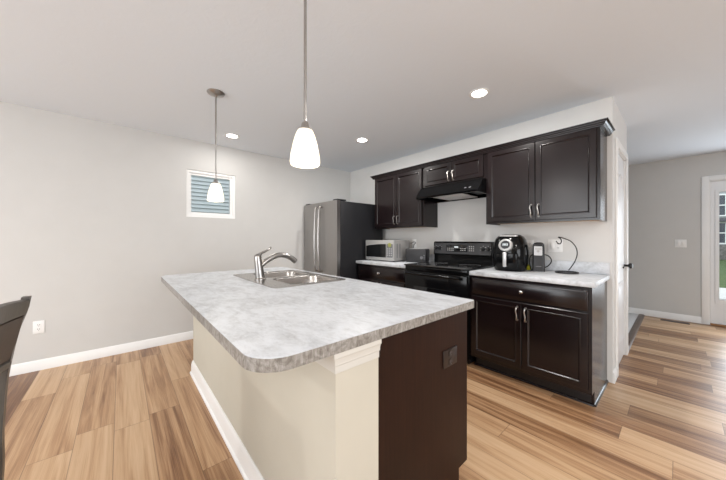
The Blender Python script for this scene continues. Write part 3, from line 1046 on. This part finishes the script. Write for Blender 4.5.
af = thing('air_fryer', 'black and silver egg-shaped air fryer on the counter at right of the range', 'air fryer', (-1.074, 2.862, .9145), math.radians(6), world=False)
w, d = .151, .150
MB().loft(egg(w, d, [(.84, .84, 0, 0), (.90, .90, .012, 0), (.96, .96, .06, 0), (1, 1, .13, 0), (1, 1, .19, 0), (.95, .95, .25, 0), (.85, .85, .30, .004), (.72, .74, .328, .008), (.62, .64, .336, .010)])).build('body', 'black_gloss', af)
MB().loft(egg(w, d, [(.60, .60, .334, .010), (.58, .58, .342, .010), (.45, .45, .346, .012)])).build('top_vent_cover', 'soft_black', af)
bk = MB().loft([[(x, y, z) for x, y, z in r] for r in egg(.098, .03, [(.86, .9, .02, -.122), (1, 1.1, .05, -.126), (1.02, 1.2, .11, -.131), (1, 1.15, .165, -.130), (.96, 1.0, .172, -.128)], 28, 3.2)]).build('basket', 'black_gloss', af)
MB().box(-.016, .016, -.198, -.182, .045, .182, .007, 3).box(-.013, .013, -.185, -.155, .145, .172, .005).build('handle', 'silver', bk)
# silver top shield with a round display
ring = []
for k, (ww, yy, zz) in enumerate(((.050, -.158, .185), (.062, -.158, .215), (.072, -.150, .245), (.082, -.137, .275), (.085, -.118, .305), (.080, -.088, .331))):
    r = []
    for i in range(9):
        t = (i / 8 - .5) * 2
        r.append((ww * t, yy + .020 * t * t, zz))
    for i in range(9):
        t = (.5 - i / 8) * 2
        r.append((ww * t, yy + .020 * t * t + .014, zz))
    ring.append(r)
MB().loft(ring).build('shield', 'soft_black', af)
rot = Matrix.Rotation(math.radians(-20), 3, 'X')
c = Vector((0, -.160, .247))


def disc(prof):
    m = MB().lathe(prof, (0, 0, 0), 'Y', 30)
    bmesh.ops.rotate(m.bm, verts=m.bm.verts[:], cent=(0, 0, 0), matrix=rot)
    bmesh.ops.translate(m.bm, vec=c, verts=m.bm.verts[:])
    return m


bz = disc([(.060, .020), (.060, -.004), (.056, -.010), (.042, -.012), (.040, -.009)]).build('display_bezel', 'silver', af)
disc([(.040, -.008), (.039, -.0105)]).build('display', 'panel_dark', bz)
m = MB()
for i, xx in enumerate((-.018, -.006, .006, .018)):
    m.box(xx - .004, xx + .004, -.0125, -.0100, -.010, .012)
bmesh.ops.rotate(m.bm, verts=m.bm.verts[:], cent=(0, 0, 0), matrix=rot)
bmesh.ops.translate(m.bm, vec=c, verts=m.bm.verts[:])
m.build('display_marks', 'lcd', bz)
MB().loft(egg(.082, .035, [(1, 1, .3285, -.068), (1, 1, .338, -.066), (.9, .9, .341, -.064)], 28, 3.0)).build('silver_top', 'silver', af)

op = thing('can_opener', 'tall black electric can opener with a silver front plate on the counter', 'can opener', (-.868, 2.985, .9145), math.radians(14), world=False)
prof = [(.052, 0), (.050, .02), (.047, .22), (.044, .252), (.034, .266), (.018, .272)]
rings = []
for hw, z in prof:
    rings.append([(x, y, z) for x, y in round_rect(-hw, hw, -.055 + (.0 if z < .2 else .01 * (z - .2) / .07), .055, .018, 4)])
MB().loft(rings).build('body', 'soft_black', op)
MB().prism(round_rect(-.034, .032, .150, .236, .008, 4), -.0585, -.050, 'Y').build('front_plate', 'silver', op)
MB().lathe([(.012, 0), (.012, -.012), (.006, -.014)], (-.002, -.0585, .19), 'Y', 18).box(-.026, .026, -.068, -.0585, .206, .216, .002).build('cutter', 'nickel', op)
MB().box(-.040, .038, -.075, -.045, .236, .258, .008).build('press_lever', 'black_plastic', op)
MB().box(-.020, .024, -.0568, -.054, .045, .050).build('name_strip', 'grey', op)
MB().tube(smooth_path([(.045, .035, .03), (.075, .035, .05), (.098, .03, .085), (.098, .03, .115), (.075, .035, .145), (.045, .04, .155)], 6), .005, 8).build('power_cord', 'black_plastic', op)
MB().tube(smooth_path([(-.045, .02, .155), (-.068, .02, .135), (-.076, .015, .08), (-.066, .005, .03), (-.058, -.01, .0055), (-.045, -.03, .0055)], 6), .0045, 8).build('power_cord', 'black_plastic', op)

yb = MB()
yb.lathe([(.004, 0), (.014, .003), (.021, .012), (.024, .024), (.021, .036), (.014, .044), (.004, .048)], (-.956, 2.99, .9145), 'Z', 18)
yb.lathe([(.006, -.004), (.006, .0), (.004, .008)], (-.956, 2.99, .9625), 'Z', 10)
tag(yb.build('rubber_ball', 'yellow'), 'small yellow-green ball between the air fryer and can opener', 'ball')

hs = thing('hook_stand', 'thin black wire hook stand on a ring base at the counter end', 'stand', (-.675, 2.995, .9145))
hx, hy = -.650, 2.995
MB().tube([(hx + 0.082 * math.cos(2 * PI * i / 36), hy + 0.082 * math.sin(2 * PI * i / 36), .9212) for i in range(36)], .0065, 10, closed=True).lathe([(.072, .9165), (.072, .9195)], (hx, hy, 0), 'Z', 36).build('ring_base', 'black_plastic', hs)
k = 3.02 / 3.068
pts = [(-.645, .924), (-.660, .933), (-.640, .965), (-.612, 1.020), (-.597, 1.085), (-.607, 1.146), (-.645, 1.198), (-.70, 1.226), (-.738, 1.236), (-.722, 1.222), (-.714, 1.197), (-.724, 1.174), (-.742, 1.178), (-.756, 1.200)]
pts = pts[1:]
MB().tube(smooth_path([(x * k + .008, 3.02, CAM_H + (z - CAM_H) * k) for x, z in pts], 6), .0042, 8).build('hook_arm', 'black_plastic', hs)


def outlet(name, label, cat, c, normal, w, h, gangs, kind, mat='plate', group='wall plates'):
    """wall plate with receptacles or rocker switches; normal '+X' or '-Y'"""
    t = thing(name, label, cat, c, {'-Y': 0, '+X': PI / 2}[normal], group, world=False)
    MB().box(-w / 2, w / 2, -.006, 0, -h / 2, h / 2, .002).build('cover_plate', mat, t)
    for gk in range(gangs):
        gx = (gk - (gangs - 1) / 2) * .046
        kk = kind[gk]
        if kk == 'o':
            for z in (-.02, .02):
                r = MB().prism(round_rect(gx - .016, gx + .016, z - .0145, z + .0145, .006, 4), -.0085, -.005, 'Y').build('receptacle', mat, t)
                sl = MB()
                for sx in (-.006, .006):
                    sl.box(gx + sx - .0013, gx + sx + .0013, -.0088, -.0083, z - .002, z + .008)
                sl.lathe([(.0025, 0), (.0025, -.0005)], (gx, -.0083, z - .008), 'Y', 8)
                sl.build('slots', 'black_plastic' if mat == 'plate' else 'grey', r)
        else:
            MB().box(gx - .016, gx + .016, -.0085, -.005, -.033, .033, .001).build('rocker', mat, t)
            MB().box(gx - .012, gx + .012, -.013, -.008, -.028, .028, .002, rot=Matrix.Rotation(math.radians(5), 3, 'X')).build('switch_paddle', mat, t)
    return t


outlet('wall_outlet', 'white duplex outlet low on the left wall near the chair', 'outlet', (XL, -.575, .40), '+X', .072, .117, 1, 'o')
outlet('wall_outlet', 'white outlet plate on the wall behind the toaster', 'outlet', (-2.468, YW, 1.155), '-Y', .072, .117, 1, 'o')
outlet('wall_outlet', 'white outlet plate on the wall between air fryer and can opener', 'outlet', (-.998, YW, 1.146), '-Y', .072, .117, 1, 'o')
outlet('wall_plate', 'wide white two-gang plate on the wall behind the wire hook', 'wall plate', (-.778, YW, 1.153), '-Y', .118, .120, 2, 'so')
outlet('light_switch', 'white double light switch on the far wall left of the front door', 'light switch', (.015, YF, 1.15), '-Y', .118, .118, 2, 'ss')
outlet('island_outlet', 'dark brown outlet on the island end panel', 'outlet', (-.702, 1.148, .672), '+X', .115, .080, 1, 'o', 'brown_plate')

# floor register by the far wall
vt = thing('floor_vent', 'brown metal floor register beside the far baseboard', 'floor vent', (-.04, 6.12, 0))
MB().prism(rect(-.185, .10, 6.075, 6.175), 0, .004, 'Z', holes=[rect(-.17, -.05, 6.09, 6.16), rect(-.035, .085, 6.09, 6.16)]).build('frame', 'vent', vt)
MB().box(-.172, .087, 6.088, 6.162, .0002, .0012).build('dark_opening', 'black_plastic', vt)
m = MB()
for a in (-.17, -.035):
    for i in range(9):
        m.box(a + .003 + i * .0135, a + .007 + i * .0135, 6.09, 6.16, .001, .0035)
m.build('louvres', 'vent', vt)

# ------------------------------------------------------------------ lamps
def pendant(x, y, label):
    t = thing('pendant_light', label, 'pendant light', (x, y, 1.53), group='pendant lights over the island')
    MB().lathe([(.066, H - .0005), (.066, H - .006), (.060, H - .014), (.030, H - .024), (.012, H - .030), (.008, H - .036)], (x, y, 0), 'Z', 28).build('canopy', 'nickel', t)
    MB().lathe([(.0062, H - .032), (.0062, 1.692)], (x, y, 0), 'Z', 12).build('rod', 'nickel', t)
    MB().lathe([(.0075, 1.712), (.013, 1.708), (.0165, 1.698), (.018, 1.688), (.029, 1.680), (.0305, 1.670), (.026, 1.670)], (x, y, 0), 'Z', 24).build('socket_cap', 'nickel', t)
    pr = [(.0285, 1.677), (.033, 1.670), (.0405, 1.652), (.0490, 1.622), (.0565, 1.585), (.0615, 1.555), (.0625, 1.542), (.0600, 1.532), (.0575, 1.530), (.0575, 1.54), (.0565, 1.555), (.0525, 1.585), (.0455, 1.62), (.0375, 1.650), (.030, 1.668)]
    MB().lathe(pr, (x, y, 0), 'Z', 36, caps=False).build('glass_shade', 'shade', t)
    MB().lathe([(.004, 1.56), (.018, 1.568), (.026, 1.59), (.024, 1.615), (.014, 1.64), (.013, 1.676)], (x, y, 0), 'Z', 20).build('bulb', 'bulb', t)
    d = bpy.data.lights.new('pendant_lamp', 'POINT')
    d.energy = .9
    d.shadow_soft_size = .02
    d.color = (1, .88, .72)
    o = bpy.data.objects.new('lamp', d)
    o.location = (0, 0, .022)
    COL.objects.link(o)
    o.parent = t
    return t


M['bulb'] = emit('lit_bulb', (1, .9, .74), 8)
pendant(-2.515, .588, 'lit frosted glass pendant on a nickel rod, farther one in front of the small window')
pendant(-1.034, .582, 'lit frosted glass pendant nearer the camera, its rod leaving the top of the photo')


def can(x, y, label, power=5):
    t = thing('recessed_light', label, 'recessed light', (x, y, H - .006), group='recessed ceiling lights')
    MB().lathe([(.080, H - .0005), (.080, H - .004), (.074, H - .007), (.058, H - .004), (.056, H - .0005)], (x, y, 0), 'Z', 32, caps=False).build('trim_ring', 'plate', t)
    MB().lathe([(.057, H - .0010), (.057, H - .0035), (.03, H - .0045)], (x, y, 0), 'Z', 32).build('lens', 'can_lens', t)
    d = bpy.data.lights.new('recessed_lamp', 'AREA')
    d.shape = 'DISK'
    d.size = .10
    d.energy = power
    d.color = (1, .965, .92)
    o = bpy.data.objects.new('lamp', d)
    o.location = (0, 0, -.006)
    COL.objects.link(o)
    o.parent = t
    return t


can(-1.089, 2.231, 'glowing recessed ceiling light, largest, above the right wall cabinet', 14)
can(-2.546, 2.213, 'glowing recessed ceiling light in front of the left wall cabinet', 14)
can(-3.443, .978, 'glowing recessed ceiling light near the left wall, behind the far pendant', 4)
# unseen recessed lights, added to brighten the room from above
can(1.0, .75, 'added unseen recessed light right of the camera', 22)
can(-1.9, -2.5, 'added unseen recessed light over the dining chair side', 30)
can(1.2, -1.6, 'added unseen recessed light behind the camera', 22)
can(1.4, 4.6, 'added unseen recessed light over the entry hall', 4)

# ------------------------------------------------------------------ dining chair at the left edge
ch = thing('dining_chair', 'dark wooden dining chair with brown leather back at the left edge', 'chair', (-1.395, -.50, 0))
post = [(-.385, 0), (-.345, .20), (-.330, .36), (-.330, .50), (-.326, .60), (-.320, .70), (-.308, .79), (-.292, .88), (-.275, .94), (-.264, 1.0)]
cx0, cx1 = -1.635, -1.155
for x in (cx0, cx1):
    rings = []
    for (y, z), hw in zip(smooth_path([(0, y, z) for y, z in post], 4) and [(p.y, p.z) for p in smooth_path([(0, y, z) for y, z in post], 4)], [.011] * 37):
        rings.append([(x - .014, y - hw, z), (x + .014, y - hw, z), (x + .014, y + hw, z), (x - .014, y + hw, z)])
    pm = MB().loft(rings)
    pm.build('rear_leg', 'chair_wood', ch)
for x in (cx0, cx1):
    MB().loft([[(x - h, -.735 - h, z), (x + h, -.735 - h, z), (x + h, -.735 + h, z), (x - h, -.735 + h, z)] for h, z in ((.013, 0), (.018, .2), (.021, .43))]).build('front_leg', 'chair_wood', ch)


def rail(z0, z1, y_at, bow, name, mat, thick=.022, crown=.012, ins=.0135):
    rings = []
    n = 16
    for i in range(n + 1):
        t = i / n
        x = cx0 + ins + (cx1 - cx0 - 2 * ins) * t
        s = 4 * t * (1 - t)
        y0 = y_at(z0) - bow * s
        y1 = y_at(z1) - bow * s
        zt = z1 + crown * s
        rings.append([(x, y0 - thick / 2, z0), (x, y0 + thick / 2, z0), (x, (y0 + y1) / 2 + thick / 2 + .003, (z0 + zt) / 2), (x, y1 + thick / 2, zt - .005), (x, y1, zt), (x, y1 - thick / 2, zt - .005)])
    MB().loft(rings).build(name, mat, ch)


def py(z):
    for (ya, za), (yb_, zb_) in zip(post, post[1:]):
        if za <= z <= zb_:
            return ya + (yb_ - ya) * (z - za) / (zb_ - za)
    return post[-1][0]


rail(.935, .992, py, .035, 'top_rail', 'chair_wood', .026)
rail(.775, .932, py, .035, 'back_pad', 'chair_leather', .016, 0)
rail(.745, .773, py, .03, 'lower_rail', 'chair_wood', .022, 0)
MB().box(cx0 - .008, cx1 + .008, -.755, -.345, .435, .485, .014, 3).build('seat', 'chair_leather', ch)
MB().box(cx0 + .015, cx1 - .015, -.735, -.35, .385, .4345, .003).build('seat_frame', 'chair_wood', ch)

ch.location.y -= .007
ch.location.x -= .003

# the whole cabinet run stands a hair closer to the corner
for o in bpy.data.objects:
    if o.parent is None and o.get('category') in ('cabinet', 'countertop', 'backsplash', 'moulding', 'stove', 'range hood', 'microwave', 'toaster', 'air fryer', 'can opener', 'ball', 'stand', 'refrigerator') and o.location.y > 2:
        o.location.x -= .011

for o in list(bpy.data.objects):
    if 'world_build' in o:
        del o['world_build']
